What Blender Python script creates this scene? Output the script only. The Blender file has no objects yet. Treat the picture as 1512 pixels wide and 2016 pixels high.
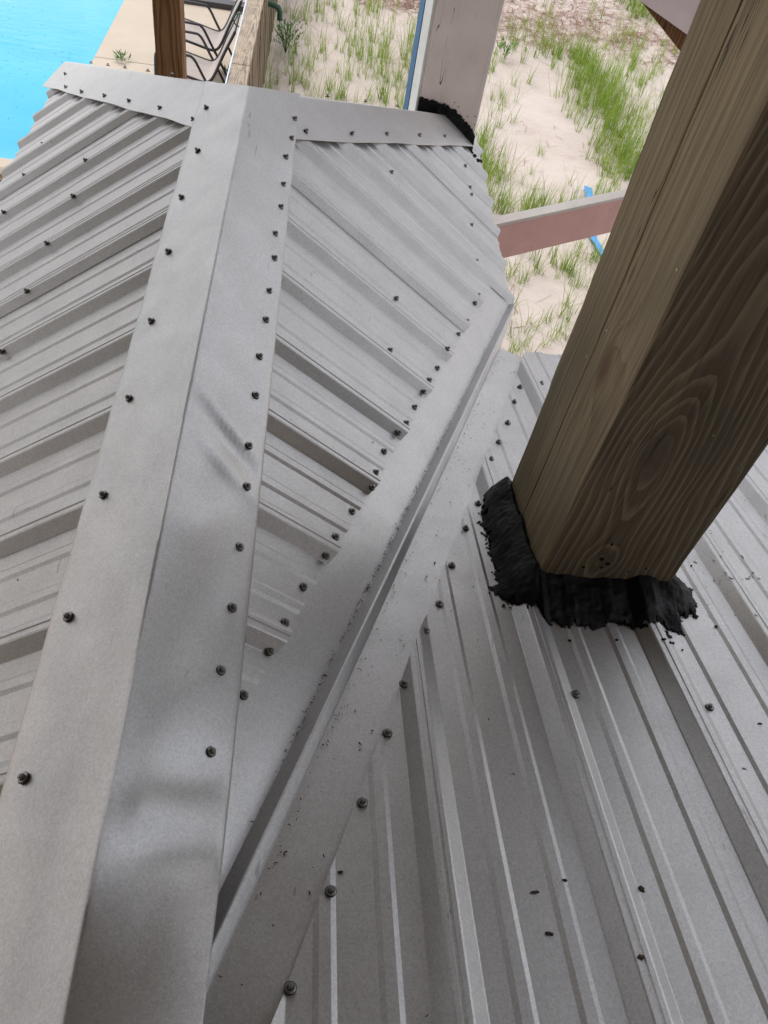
import bpy, math, random
import numpy as np
from mathutils import Matrix, Vector, noise as mnoise

random.seed(7)
rng = np.random.default_rng(11)
scene = bpy.context.scene
col = scene.collection

# ------------------------------------------------------------------ camera
HC = 4.2                       # eye height above the sand (m)
PITCH, ROLL, YAW = 0.849086, 0.220718, 0.191043
def cam_axes():
    cp, sp, cy, sy, cr, sr = (math.cos(PITCH), math.sin(PITCH), math.cos(YAW), math.sin(YAW), math.cos(ROLL), math.sin(ROLL))
    Rz = np.array([[cy, -sy, 0], [sy, cy, 0], [0, 0, 1]])
    P = np.array([[1, 0, 0], [0, -sp, -cp], [0, cp, -sp]])
    Rr = np.array([[cr, -sr, 0], [sr, cr, 0], [0, 0, 1]])
    return Rr @ P @ Rz
M = cam_axes()
cam = bpy.data.cameras.new('camera')
cam_ob = bpy.data.objects.new('camera', cam)
col.objects.link(cam_ob)
mw = Matrix.Identity(4)
for i in range(3):
    mw[i][0] = M[0][i]; mw[i][1] = -M[1][i]; mw[i][2] = -M[2][i]
mw[0][3], mw[1][3], mw[2][3] = 0, 0, HC
cam_ob.matrix_world = mw
cam.sensor_fit = 'VERTICAL'
cam.sensor_height = 24.0
cam.lens = 1593.3 / 2016 * 24.0
cam.clip_start = 0.02
cam.clip_end = 2000
CEIL_Y = 4.35                  # front edge of the upper porch's ceiling
scene.camera = cam_ob

# ------------------------------------------------------------------ world, sun, exposure
SUN_EL, SUN_AZ = math.radians(58), math.radians(-35)     # azimuth from +Y towards +X
world = bpy.data.worlds.new('World')
scene.world = world
world.use_nodes = True
wn, wl = world.node_tree.nodes, world.node_tree.links
wn.clear()
wout = wn.new('ShaderNodeOutputWorld'); wbg = wn.new('ShaderNodeBackground')
sky = wn.new('ShaderNodeTexSky'); sky.sky_type = 'NISHITA'; sky.sun_disc = False
sky.sun_elevation = SUN_EL; sky.sun_rotation = SUN_AZ
sky.air_density = 1.0; sky.dust_density = 1.6; sky.ozone_density = 1.0
wtc = wn.new('ShaderNodeTexCoord')
wmap = wn.new('ShaderNodeMapping'); wmap.inputs['Scale'].default_value = (1, 1, 1.8)
wno = wn.new('ShaderNodeTexNoise'); wno.inputs['Scale'].default_value = 8.0
wno.inputs['Detail'].default_value = 7; wno.inputs['Roughness'].default_value = 0.58
wra = wn.new('ShaderNodeValToRGB')
wra.color_ramp.elements[0].position = 0.45; wra.color_ramp.elements[0].color = (0.0, 0.0, 0.0, 1)
wra.color_ramp.elements[1].position = 0.55; wra.color_ramp.elements[1].color = (0.95, 0.95, 0.95, 1)
wmix = wn.new('ShaderNodeMix'); wmix.data_type = 'RGBA'
wmix.inputs['B'].default_value = (14.0, 13.6, 13.5, 1)
wl.new(wtc.outputs['Generated'], wmap.inputs['Vector']); wl.new(wmap.outputs[0], wno.inputs['Vector'])
wl.new(wno.outputs['Fac'], wra.inputs['Fac']); wl.new(wra.outputs['Color'], wmix.inputs['Factor'])
wl.new(sky.outputs['Color'], wmix.inputs['A']); wl.new(wmix.outputs['Result'], wbg.inputs['Color'])
wbg.inputs['Strength'].default_value = 0.1
wl.new(wbg.outputs[0], wout.inputs['Surface'])

sun = bpy.data.lights.new('sun', 'SUN')
sun.energy = 1.1; sun.angle = math.radians(25); sun.color = (1.0, 0.95, 0.88)
sun_ob = bpy.data.objects.new('sun', sun); col.objects.link(sun_ob)
sd = Vector((math.sin(SUN_AZ) * math.cos(SUN_EL), math.cos(SUN_AZ) * math.cos(SUN_EL), math.sin(SUN_EL)))
sun_ob.rotation_euler = sd.to_track_quat('Z', 'Y').to_euler()
sun_ob.location = sd * 60

scene.view_settings.view_transform = 'Standard'
scene.view_settings.look = 'None'
scene.view_settings.exposure = 0.5
scene.view_settings.gamma = 1.0
scene.view_settings.use_curve_mapping = False
scene.render.engine = 'CYCLES'
scene.cycles.use_denoising = True
scene.cycles.max_bounces = 8

# ------------------------------------------------------------------ helpers
class MB:
    def __init__(s): s.v = []; s.f = []; s.m = []
    def add(s, vs, fs, mi=0):
        o = len(s.v); s.v += [tuple(map(float, p)) for p in vs]
        for f in fs: s.f.append(tuple(o + i for i in f)); s.m.append(mi)
    def box(s, x0, x1, y0, y1, z0, z1, mi=0):
        s.add([(x0,y0,z0),(x1,y0,z0),(x1,y1,z0),(x0,y1,z0),(x0,y0,z1),(x1,y0,z1),(x1,y1,z1),(x0,y1,z1)],
              [(0,3,2,1),(4,5,6,7),(0,1,5,4),(1,2,6,5),(2,3,7,6),(3,0,4,7)], mi)
    def beam(s, p0, p1, w, t, up=(0,0,1), mi=0):
        """box from p0 to p1 (centres), w across, t along up"""
        p0, p1 = Vector(p0), Vector(p1); d = (p1 - p0).normalized(); up = Vector(up)
        r = d.cross(up).normalized(); u = r.cross(d).normalized()
        vs = [p + r * (a * w / 2) + u * (b * t / 2) for p in (p0, p1) for a, b in ((-1,-1),(1,-1),(1,1),(-1,1))]
        s.add(vs, [(0,1,2,3),(7,6,5,4),(0,4,5,1),(1,5,6,2),(2,6,7,3),(3,7,4,0)], mi)
    def tube(s, pts, r, n=8, mi=0, cap=True):
        pts = [Vector(p) for p in pts]; rings = []
        prev = None
        for i, p in enumerate(pts):
            d = (pts[min(i+1, len(pts)-1)] - pts[max(i-1, 0)]).normalized()
            a = Vector((0,1,0)) if abs(d.y) < 0.9 else Vector((1,0,0))
            if prev is not None: a = prev
            b = d.cross(a).normalized(); a = b.cross(d).normalized(); prev = a
            rings.append([p + a * (r * math.cos(2*math.pi*k/n)) + b * (r * math.sin(2*math.pi*k/n)) for k in range(n)])
        vs = [q for ring in rings for q in ring]; fs = []
        for i in range(len(pts)-1):
            for k in range(n):
                fs.append((i*n+k, i*n+(k+1)%n, (i+1)*n+(k+1)%n, (i+1)*n+k))
        if cap:
            fs.append(tuple(range(n-1, -1, -1))); fs.append(tuple((len(pts)-1)*n + k for k in range(n)))
        s.add(vs, fs, mi)
    def mesh(s, name, mats, smooth=None):
        me = bpy.data.meshes.new(name)
        me.from_pydata(s.v, [], s.f)
        for m in (mats if isinstance(mats, (list, tuple)) else [mats]): me.materials.append(m)
        if any(s.m): me.polygons.foreach_set('material_index', s.m)
        if smooth is not None:
            me.polygons.foreach_set('use_smooth', [True] * len(me.polygons))
            me.set_sharp_from_angle(angle=math.radians(smooth))
        me.update()
        return me

def link(name, me, parent=None, loc=None):
    o = bpy.data.objects.new(name, me); col.objects.link(o)
    if loc is not None: o.location = loc
    if parent is not None:
        o.parent = parent
        if parent.type == 'EMPTY':
            o.matrix_parent_inverse = Matrix.Translation(-Vector(parent.location))
    return o
def tag(o, label=None, cat=None, group=None, kind=None):
    if label: o['label'] = label
    if cat: o['category'] = cat
    if group: o['group'] = group
    if kind: o['kind'] = kind
    return o
def thing(name, loc, label, cat, group=None):
    e = bpy.data.objects.new(name, None); col.objects.link(e); e.location = loc; e.empty_display_size = 0.1
    return tag(e, label, cat, group, 'thing')
def fbm(x, y, z=0.0, o=3): return mnoise.fractal(Vector((x, y, z)), 1.0, 2.0, o)

# ------------------------------------------------------------------ materials
def mat(name):
    m = bpy.data.materials.new(name); m.use_nodes = True
    nt = m.node_tree; b = nt.nodes['Principled BSDF']
    return m, nt, b
def nd(nt, t, **kw):
    n = nt.nodes.new(t)
    for k, v in kw.items():
        if k in n.inputs: n.inputs[k].default_value = v
        else: setattr(n, k, v)
    return n
def coords(nt, scale=(1,1,1), kind='Object', loc=(0,0,0)):
    t = nt.nodes.new('ShaderNodeTexCoord'); mp = nt.nodes.new('ShaderNodeMapping')
    mp.inputs['Scale'].default_value = scale; mp.inputs['Location'].default_value = loc
    nt.links.new(t.outputs[kind], mp.inputs['Vector']); return mp.outputs[0]
def ramp(nt, src, stops):
    r = nt.nodes.new('ShaderNodeValToRGB'); e = r.color_ramp.elements
    while len(e) < len(stops): e.new(0.5)
    for i, (p, c) in enumerate(stops): e[i].position = p; e[i].color = (c[0], c[1], c[2], 1)
    nt.links.new(src, r.inputs['Fac']); return r.outputs['Color']
def mixc(nt, fac, a, b, mode='MIX'):
    n = nt.nodes.new('ShaderNodeMix'); n.data_type = 'RGBA'; n.blend_type = mode
    for sock, v in (('Factor', fac), ('A', a), ('B', b)):
        if isinstance(v, (int, float)): n.inputs[sock].default_value = v
        elif isinstance(v, tuple): n.inputs[sock].default_value = (v[0], v[1], v[2], 1)
        else: nt.links.new(v, n.inputs[sock])
    return n.outputs['Result']
def math_n(nt, op, a, b=None, c=None):
    n = nt.nodes.new('ShaderNodeMath'); n.operation = op
    for i, v in enumerate((a, b, c)):
        if v is None: continue
        if isinstance(v, (int, float)): n.inputs[i].default_value = v
        else: nt.links.new(v, n.inputs[i])
    return n.outputs[0]
def noise_n(nt, vec, scale, detail=4, rough=0.55, dist=0.0):
    n = nd(nt, 'ShaderNodeTexNoise', Scale=scale, Detail=detail, Roughness=rough, Distortion=dist)
    nt.links.new(vec, n.inputs['Vector']); return n.outputs['Fac']
def bump(nt, b, h, strength, dist=0.01, prev=None):
    n = nd(nt, 'ShaderNodeBump', Strength=strength, Distance=dist)
    nt.links.new(h, n.inputs['Height'])
    if prev is not None: nt.links.new(prev, n.inputs['Normal'])
    nt.links.new(n.outputs[0], b.inputs['Normal']); return n.outputs[0]

def metal_mat(name, base, rough, metallic=0.92, streak=(1,1,1)):
    m, nt, b = mat(name)
    v = coords(nt)
    blot = noise_n(nt, v, 9, 5, 0.6)
    sp = nd(nt, 'ShaderNodeTexVoronoi', Scale=420.0); nt.links.new(v, sp.inputs['Vector'])
    spang = ramp(nt, sp.outputs['Color'], [(0.0, (0.72,)*3), (1.0, (1.16,)*3)])
    dust = noise_n(nt, v, 60, 6, 0.7)
    c0 = ramp(nt, blot, [(0.3, tuple(x*0.95 for x in base)), (0.7, tuple(min(x*1.03, 1) for x in base))])
    c1 = mixc(nt, 0.55, c0, spang, 'MULTIPLY')
    dm = ramp(nt, dust, [(0.60, (0,0,0)), (0.78, (0.30,)*3)])
    c2 = mixc(nt, dm, c1, (0.30, 0.28, 0.25))
    sc1 = noise_n(nt, coords(nt, (90, 6, 90)), 1.0, 3, 0.5, 0.4); sc2 = noise_n(nt, v, 4, 3)
    sm_ = math_n(nt, 'MULTIPLY', math_n(nt, 'GREATER_THAN', sc1, 0.70), math_n(nt, 'GREATER_THAN', sc2, 0.56))
    c2 = mixc(nt, math_n(nt, 'MULTIPLY', sm_, 0.45), c2, (0.22, 0.21, 0.20))
    nt.links.new(c2, b.inputs['Base Color'])
    b.inputs['Metallic'].default_value = metallic
    sv = coords(nt, streak)
    rr = ramp(nt, noise_n(nt, sv, 14, 5), [(0.25, (rough-0.03,)*3), (0.75, (rough+0.05,)*3)])
    nt.links.new(rr, b.inputs['Roughness'])
    p = bump(nt, b, noise_n(nt, v, 330, 3, 0.6), 0.16, 0.0012)
    bump(nt, b, noise_n(nt, v, 11, 2), 0.05, 0.004, p)
    return m
MET = metal_mat('galvalume_sheet', (0.60, 0.595, 0.59), 0.49, 0.74)
MET2 = metal_mat('galvalume_trim', (0.60, 0.597, 0.597), 0.45, 0.76)

m, nt, b = mat('screw_metal'); SCREW = m
b.inputs['Base Color'].default_value = (0.30, 0.30, 0.29, 1); b.inputs['Metallic'].default_value = 0.8; b.inputs['Roughness'].default_value = 0.38
m, nt, b = mat('rubber_washer'); RUBBER = m
b.inputs['Base Color'].default_value = (0.015, 0.015, 0.015, 1); b.inputs['Roughness'].default_value = 0.7

m, nt, b = mat('roofing_tar'); TAR = m
v = coords(nt)
c = ramp(nt, noise_n(nt, v, 90, 5), [(0.35, (0.002, 0.002, 0.0022)), (0.7, (0.006, 0.006, 0.007))])
nt.links.new(c, b.inputs['Base Color'])
nt.links.new(ramp(nt, noise_n(nt, v, 25, 3), [(0.35, (0.34,)*3), (0.65, (0.7,)*3)]), b.inputs['Roughness'])
b.inputs['Specular IOR Level'].default_value = 0.22
p = bump(nt, b, noise_n(nt, coords(nt, (1, 3.5, 1)), 40, 5, 0.65), 0.5, 0.006)
bump(nt, b, noise_n(nt, v, 190, 4, 0.6), 0.35, 0.003, p)

def timber_mat(name, cols, freq, axis_u, knots=(), d0=0.05, taper=0.035, u0=0.0, rough=0.75, fine=0.35, wob=0.016, axis_l='Z'):
    """plain-sawn grain: growth rings of a tapering trunk cut by the face (arches), with knots.
    axis_u: 'X' or 'Y' = the horizontal axis of the face. knots: (u, z, radius_u, radius_z, strength)"""
    m, nt, b = mat(name)
    tc = nt.nodes.new('ShaderNodeTexCoord'); sx = nt.nodes.new('ShaderNodeSeparateXYZ')
    nt.links.new(tc.outputs['Object'], sx.inputs[0])
    u = sx.outputs[axis_u]; z = sx.outputs[axis_l]
    along = lambda a, l: (a, l, a) if axis_l == 'Y' else (a, a, l)
    wn_ = noise_n(nt, coords(nt, along(5, 1.1)), 1.0, 3, 0.5)
    wn2 = noise_n(nt, coords(nt, along(30, 2.5)), 1.0, 3, 0.5)
    uu = math_n(nt, 'SUBTRACT', u, u0)
    r = math_n(nt, 'SQRT', math_n(nt, 'ADD', math_n(nt, 'MULTIPLY', uu, uu), d0*d0))
    val = math_n(nt, 'ADD', r, math_n(nt, 'MULTIPLY', z, taper))
    val = math_n(nt, 'ADD', val, math_n(nt, 'MULTIPLY', math_n(nt, 'SUBTRACT', wn_, 0.5), wob*4))
    val = math_n(nt, 'ADD', val, math_n(nt, 'MULTIPLY', math_n(nt, 'SUBTRACT', wn2, 0.5), wob*0.5))
    kmask = None
    for (ku, kz, ru, rz, st) in knots:
        a = math_n(nt, 'DIVIDE', math_n(nt, 'SUBTRACT', u, ku), ru)
        bz = math_n(nt, 'DIVIDE', math_n(nt, 'SUBTRACT', z, kz), rz)
        q = math_n(nt, 'ADD', math_n(nt, 'MULTIPLY', a, a), math_n(nt, 'MULTIPLY', bz, bz))
        g = math_n(nt, 'EXPONENT', math_n(nt, 'MULTIPLY', q, -0.35))
        val = math_n(nt, 'SUBTRACT', val, math_n(nt, 'MULTIPLY', g, st))
        km = math_n(nt, 'EXPONENT', math_n(nt, 'MULTIPLY', math_n(nt, 'MULTIPLY', q, q), -1.3))
        kmask = km if kmask is None else math_n(nt, 'MAXIMUM', kmask, km)
    s = math_n(nt, 'FRACT', math_n(nt, 'MULTIPLY', val, freq))
    ring = ramp(nt, s, [(0.0, cols[0]), (0.55, cols[1]), (0.86, cols[2]), (0.97, cols[2]), (1.0, cols[0])])
    fg = noise_n(nt, coords(nt, along(160, 5)), 1.0, 4, 0.6)
    fcol = ramp(nt, fg, [(0.3, (1-fine,)*3), (0.7, (1+fine*0.5,)*3)])
    blot = ramp(nt, noise_n(nt, coords(nt, (6, 6, 2)), 1.0, 4), [(0.3, (0.72, 0.74, 0.74)), (0.7, (1.12, 1.08, 1.02))])
    c = mixc(nt, 1.0, mixc(nt, 1.0, ring, fcol, 'MULTIPLY'), blot, 'MULTIPLY')
    if kmask is not None:
        kc = ramp(nt, noise_n(nt, coords(nt, (60, 60, 40)), 1.0, 3), [(0.3, tuple(x*0.75 for x in cols[3])), (0.7, cols[3])])
        c = mixc(nt, math_n(nt, 'MULTIPLY', kmask, 0.85), c, kc)
    ck = noise_n(nt, coords(nt, along(26, 0.9), loc=(3.1, 1.7, 0.4)), 1.0, 2, 0.4)          # drying checks
    cg = noise_n(nt, coords(nt, along(7, 2.2), loc=(1.3, 4.1, 2.0)), 1.0, 3)
    cm = math_n(nt, 'MULTIPLY', math_n(nt, 'LESS_THAN', math_n(nt, 'ABSOLUTE', math_n(nt, 'SUBTRACT', ck, 0.47)), 0.0035), math_n(nt, 'GREATER_THAN', cg, 0.53))
    c = mixc(nt, math_n(nt, 'MULTIPLY', cm, 0.85), c, tuple(x * 0.18 for x in cols[2]))
    sp_ = nd(nt, 'ShaderNodeTexVoronoi', Scale=16.0); nt.links.new(coords(nt), sp_.inputs['Vector'])
    c = mixc(nt, math_n(nt, 'MULTIPLY', math_n(nt, 'LESS_THAN', sp_.outputs['Distance'], 0.035), 0.8), c, tuple(min(1, x * 2.2) for x in cols[0]))
    nt.links.new(c, b.inputs['Base Color']); b.inputs['Roughness'].default_value = rough
    b.inputs['Specular IOR Level'].default_value = 0.25
    p = bump(nt, b, s, 0.25, 0.0015)
    bump(nt, b, fg, 0.30, 0.0015, p)
    return m
ZP = HC  # world z of eye level
SHADEDW = [(0.185, 0.150, 0.104), (0.205, 0.168, 0.118), (0.335, 0.282, 0.20), (0.165, 0.132, 0.096)]  # post front: shade on the house-facing side is put into the wood colour
LITW = [(0.385, 0.32, 0.21), (0.365, 0.30, 0.195), (0.30, 0.24, 0.152), (0.20, 0.115, 0.07)]  # sides of the same timber, painted lighter as the lit faces
POST_FRONT = timber_mat('timber_front_grain_shaded', SHADEDW, 62, 'X', knots=((0.585, ZP-0.85, 0.030, 0.075, 0.050), (0.60, ZP-1.13, 0.022, 0.022, 0.022), (0.69, ZP-0.62, 0.012, 0.02, 0.018)), d0=0.035, taper=0.085, u0=0.60, wob=0.028)
POST_SIDE = timber_mat('timber_side_grain_lit', LITW, 70, 'Y', knots=((1.002, ZP-0.765, 0.024, 0.048, 0.03), (1.044, ZP-0.623, 0.006, 0.020, 0.010)), d0=0.09, taper=0.012, u0=0.93, wob=0.008)
WARMW = [(0.30, 0.165, 0.075), (0.25, 0.13, 0.058), (0.13, 0.065, 0.03), (0.10, 0.05, 0.03)]
POST_WARM = timber_mat('red_brown_timber', WARMW, 60, 'X', d0=0.03, taper=0.03, u0=-0.69, fine=0.3)
GREYW = [(0.52, 0.43, 0.34), (0.46, 0.38, 0.30), (0.30, 0.24, 0.18), (0.26, 0.19, 0.14)]
RAILW = timber_mat('weathered_rail', GREYW, 70, 'X', d0=0.04, u0=-0.64, fine=0.45, axis_l='Y', knots=((-0.66, 9.35, 0.02, 0.03, 0.02), (-0.67, 8.25, 0.02, 0.03, 0.02)))
PICKW = timber_mat('weathered_picket', [(0.34,0.26,0.18),(0.29,0.22,0.15),(0.17,0.125,0.085),(0.15,0.11,0.08)], 60, 'Y', d0=0.04, fine=0.45)
BROWNW = timber_mat('brown_stringer_wood', [(0.23,0.13,0.06),(0.19,0.105,0.05),(0.10,0.055,0.028),(0.1,0.06,0.03)], 60, 'X', d0=0.03, u0=1.7)
TANW = timber_mat('pale_new_timber', [(0.62,0.50,0.34),(0.58,0.46,0.31),(0.45,0.34,0.22),(0.3,0.2,0.12)], 60, 'X', d0=0.03, u0=1.9)
CEILW = timber_mat('ceiling_timber', [(0.28,0.235,0.185),(0.26,0.22,0.17),(0.18,0.15,0.11),(0.15,0.1,0.07)], 40, 'X', d0=0.05)

def paint_mat(name, colr, rough=0.55, crack=0.0, crackscale=(18, 18, 0.7)):
    m, nt, b = mat(name)
    v = coords(nt)
    c = ramp(nt, noise_n(nt, v, 7, 5), [(0.3, tuple(x*0.90 for x in colr)), (0.7, tuple(min(1, x*1.05) for x in colr))])
    if crack:
        n = noise_n(nt, coords(nt, crackscale), 1.0, 2, 0.4)
        band = math_n(nt, 'ABSOLUTE', math_n(nt, 'SUBTRACT', n, 0.5))
        gate = noise_n(nt, coords(nt, (9, 9, 14)), 1.0, 3)
        msk = math_n(nt, 'MULTIPLY', math_n(nt, 'LESS_THAN', band, 0.0016), math_n(nt, 'GREATER_THAN', gate, 0.5))
        c = mixc(nt, math_n(nt, 'MULTIPLY', msk, crack), c, (0.08, 0.06, 0.055))
    nt.links.new(c, b.inputs['Base Color']); b.inputs['Roughness'].default_value = rough
    bump(nt, b, noise_n(nt, coords(nt, (40, 40, 4)), 1.0, 4), 0.12, 0.003)
    return m
CREAM = paint_mat('mauve_grey_paint', (0.84, 0.755, 0.715), crack=0.9)
LITSIDEP = paint_mat('skylit_side_paint', (0.80, 0.80, 0.76))  # whiter copy of the post paint, skylight on its left side painted in
BLUEP = paint_mat('blue_paint', (0.03, 0.13, 0.30))
PINKP = paint_mat('dusty_pink_paint', (0.52, 0.30, 0.275), crack=0.5, crackscale=(3, 3, 20))
LILACP = paint_mat('pale_lilac_paint', (0.66, 0.59, 0.60))
GREYP = paint_mat('pale_grey_paint', (0.46, 0.43, 0.40))
BLUETAPE = paint_mat('bright_blue_strap', (0.05, 0.33, 0.72), 0.4)
SIDING = paint_mat('house_siding', (0.32, 0.285, 0.25))
CHAIRF = paint_mat('charcoal_tube', (0.045, 0.043, 0.048), 0.4)
GREENM = paint_mat('dark_green_metal', (0.02, 0.07, 0.035), 0.5)

m, nt, b = mat('taupe_sling_fabric'); SLING = m
v = coords(nt)
w = nd(nt, 'ShaderNodeTexChecker', Scale=260.0); nt.links.new(v, w.inputs['Vector'])
nt.links.new(mixc(nt, 0.5, ramp(nt, noise_n(nt, v, 30, 4), [(0.3, (0.44,0.385,0.35)), (0.7, (0.53,0.47,0.43))]), ramp(nt, w.outputs['Fac'], [(0,(0.36,0.32,0.29)),(1,(0.55,0.5,0.46))])), b.inputs['Base Color'])
b.inputs['Roughness'].default_value = 0.8

m, nt, b = mat('dune_sand'); SAND = m
v = coords(nt)
c = ramp(nt, noise_n(nt, v, 1.2, 6, 0.6), [(0.3, (0.54, 0.46, 0.41)), (0.7, (0.655, 0.575, 0.525))])
litter = noise_n(nt, coords(nt, (1, 0.45, 1)), 26, 5, 0.75, 0.6)
sx = nt.nodes.new('ShaderNodeSeparateXYZ'); nt.links.new(coords(nt), sx.inputs[0])
far = math_n(nt, 'MULTIPLY', math_n(nt, 'SUBTRACT', math_n(nt, 'ADD', sx.outputs['Y'], math_n(nt, 'MULTIPLY', noise_n(nt, v, 0.9, 4), 3.0)), 14.6), 0.5)
far = math_n(nt, 'MINIMUM', math_n(nt, 'MAXIMUM', far, 0.0), 0.55)
lm = ramp(nt, litter, [(0.50, (0,0,0)), (0.60, (1,1,1))])
c = mixc(nt, math_n(nt, 'MULTIPLY', lm, far), c, (0.24, 0.14, 0.10))
speck = nd(nt, 'ShaderNodeTexVoronoi', Scale=9.0); nt.links.new(v, speck.inputs['Vector'])
sm = math_n(nt, 'LESS_THAN', speck.outputs['Distance'], 0.045)
c = mixc(nt, math_n(nt, 'MULTIPLY', sm, 0.5), c, (0.25, 0.19, 0.15))
nt.links.new(c, b.inputs['Base Color']); b.inputs['Roughness'].default_value = 0.95
b.inputs['Specular IOR Level'].default_value = 0.1
p = bump(nt, b, noise_n(nt, v, 5, 6, 0.6), 0.6, 0.06)
bump(nt, b, noise_n(nt, v, 60, 4, 0.6), 0.35, 0.01, p)

m, nt, b = mat('pool_deck_concrete'); CONC = m
v = coords(nt)
c = mixc(nt, 0.4, ramp(nt, noise_n(nt, v, 2.2, 6, 0.6), [(0.3, (0.54, 0.455, 0.36)), (0.7, (0.63, 0.545, 0.45))]), ramp(nt, noise_n(nt, v, 120, 3), [(0.3, (0.50,0.43,0.34)), (0.7, (0.66,0.57,0.47))]))
nt.links.new(c, b.inputs['Base Color']); b.inputs['Roughness'].default_value = 0.9
bump(nt, b, noise_n(nt, v, 160, 4), 0.2, 0.004)
m, nt, b = mat('dark_joint'); JOINT = m
b.inputs['Base Color'].default_value = (0.10, 0.08, 0.06, 1); b.inputs['Roughness'].default_value = 1.0

m, nt, b = mat('pool_water'); WATER = m
v = coords(nt, (1, 1.6, 1))
c = ramp(nt, noise_n(nt, v, 0.35, 3), [(0.3, (0.055, 0.46, 0.67)), (0.7, (0.14, 0.58, 0.75))])
nt.links.new(c, b.inputs['Base Color']); b.inputs['Roughness'].default_value = 0.03
b.inputs['IOR'].default_value = 1.33
p = bump(nt, b, noise_n(nt, coords(nt, (0.7, 2.6, 1)), 5, 5, 0.6), 0.07, 0.03)
m, nt, b = mat('pool_plaster'); PLASTER = m
b.inputs['Base Color'].default_value = (0.35, 0.66, 0.76, 1)

def leaf_mat(name, c0, c1, dry):
    m, nt, b = mat(name)
    at = nt.nodes.new('ShaderNodeAttribute'); at.attribute_name = 'tint'
    nt.links.new(ramp(nt, at.outputs['Fac'], [(0.0, c0), (0.72, c1), (0.93, c1), (1.0, dry)]), b.inputs['Base Color'])
    b.inputs['Roughness'].default_value = 0.55; b.inputs['Specular IOR Level'].default_value = 0.3
    tr = nt.nodes.new('ShaderNodeBsdfTranslucent'); tr.inputs['Color'].default_value = (*[x*1.3 for x in c1], 1)
    mx = nt.nodes.new('ShaderNodeMixShader'); mx.inputs[0].default_value = 0.3
    out = nt.nodes['Material Output']
    nt.links.new(b.outputs[0], mx.inputs[1]); nt.links.new(tr.outputs[0], mx.inputs[2]); nt.links.new(mx.outputs[0], out.inputs['Surface'])
    return m
GRASS = leaf_mat('beach_grass', (0.075, 0.14, 0.02), (0.27, 0.40, 0.045), (0.52, 0.46, 0.20))
LEAF = leaf_mat('weed_leaf', (0.04, 0.11, 0.025), (0.10, 0.22, 0.05), (0.2, 0.2, 0.08))
m, nt, b = mat('dry_needles'); STRAW = m
b.inputs['Base Color'].default_value = (0.24, 0.11, 0.07, 1); b.inputs['Roughness'].default_value = 0.9
m, nt, b = mat('leaf_debris'); DEBRIS = m
nt.links.new(ramp(nt, noise_n(nt, coords(nt), 70, 2), [(0.4, (0.028, 0.022, 0.016)), (0.65, (0.12, 0.08, 0.04))]), b.inputs['Base Color'])
b.inputs['Roughness'].default_value = 0.95

# ------------------------------------------------------------------ roof frame of reference
H = 0.965                                  # eye above the ridge
AL, BE = 0.632548, 0.262840                # slopes: hipped porch roof 36 deg, main roof 15 deg
TA, TB = math.tan(AL), math.tan(BE)
CA, SA, CB, SB = math.cos(AL), math.sin(AL), math.cos(BE), math.sin(BE)
XR, ZR = -0.180 * H, HC - H                # ridge line
ZB0 = HC - 1.026 * H                       # main roof at y = 0
YA, HIPK = 2.245, 1.78                     # ridge end, plan slope of the hips
EAVE = 0.945                               # run from ridge to eave
YE = YA + HIPK * EAVE
TE = TA / HIPK                             # slope of hip end
VX0 = (ZR - ZB0) / TA + XR; VK = TB / TA   # valley line x = VX0 + VK*y
vx = lambda y: VX0 + VK * y
NAR, NAL, NB = Vector((SA, 0, CA)), Vector((-SA, 0, CA)), Vector((0, SB, CB))
def PA(side, y, s, hgt=0.0):               # point on porch-roof slope: s along slope from ridge
    return Vector((XR + side * s * CA, y, ZR - s * SA)) + (NAR if side > 0 else NAL) * hgt
def PB(x, y, hgt=0.0):
    return Vector((x, y, ZB0 - TB * y)) + NB * hgt
EN = Vector((0, TE, 1)).normalized()
def PE(x, y, hgt=0.0):
    return Vector((x, y, ZR - TE * (y - YA))) + EN * hgt

PITCHR = 0.2286
RIBH = 0.019
PROFILE = [(-0.033, 0), (-0.0315, 0.0006), (-0.0120, 0.0178), (-0.0090, RIBH), (-0.003, RIBH), (-0.0015, RIBH-0.0016), (0.0015, RIBH-0.0016), (0.003, RIBH),
           (0.0090, RIBH), (0.0120, 0.0178), (0.0315, 0.0006), (0.033, 0)]
MINOR = [(-0.0140, 0), (-0.0070, 0.0032), (0.0070, 0.0032), (0.0140, 0)]
def height(u, c0):
    """profile height at u for ribs at c0 + k*pitch (used by tar)"""
    d = ((u - c0 + PITCHR/2) % PITCHR) - PITCHR/2
    a = abs(d)
    if a < 0.033: return max(0.0, min(RIBH, (0.033 - a) / 0.021 * RIBH))
    for mc in (PITCHR/3,):
        e = abs(a - mc)
        if e < 0.014: return min(0.0032, (0.014 - e) / 0.007 * 0.0032)
    return 0.0
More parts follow.
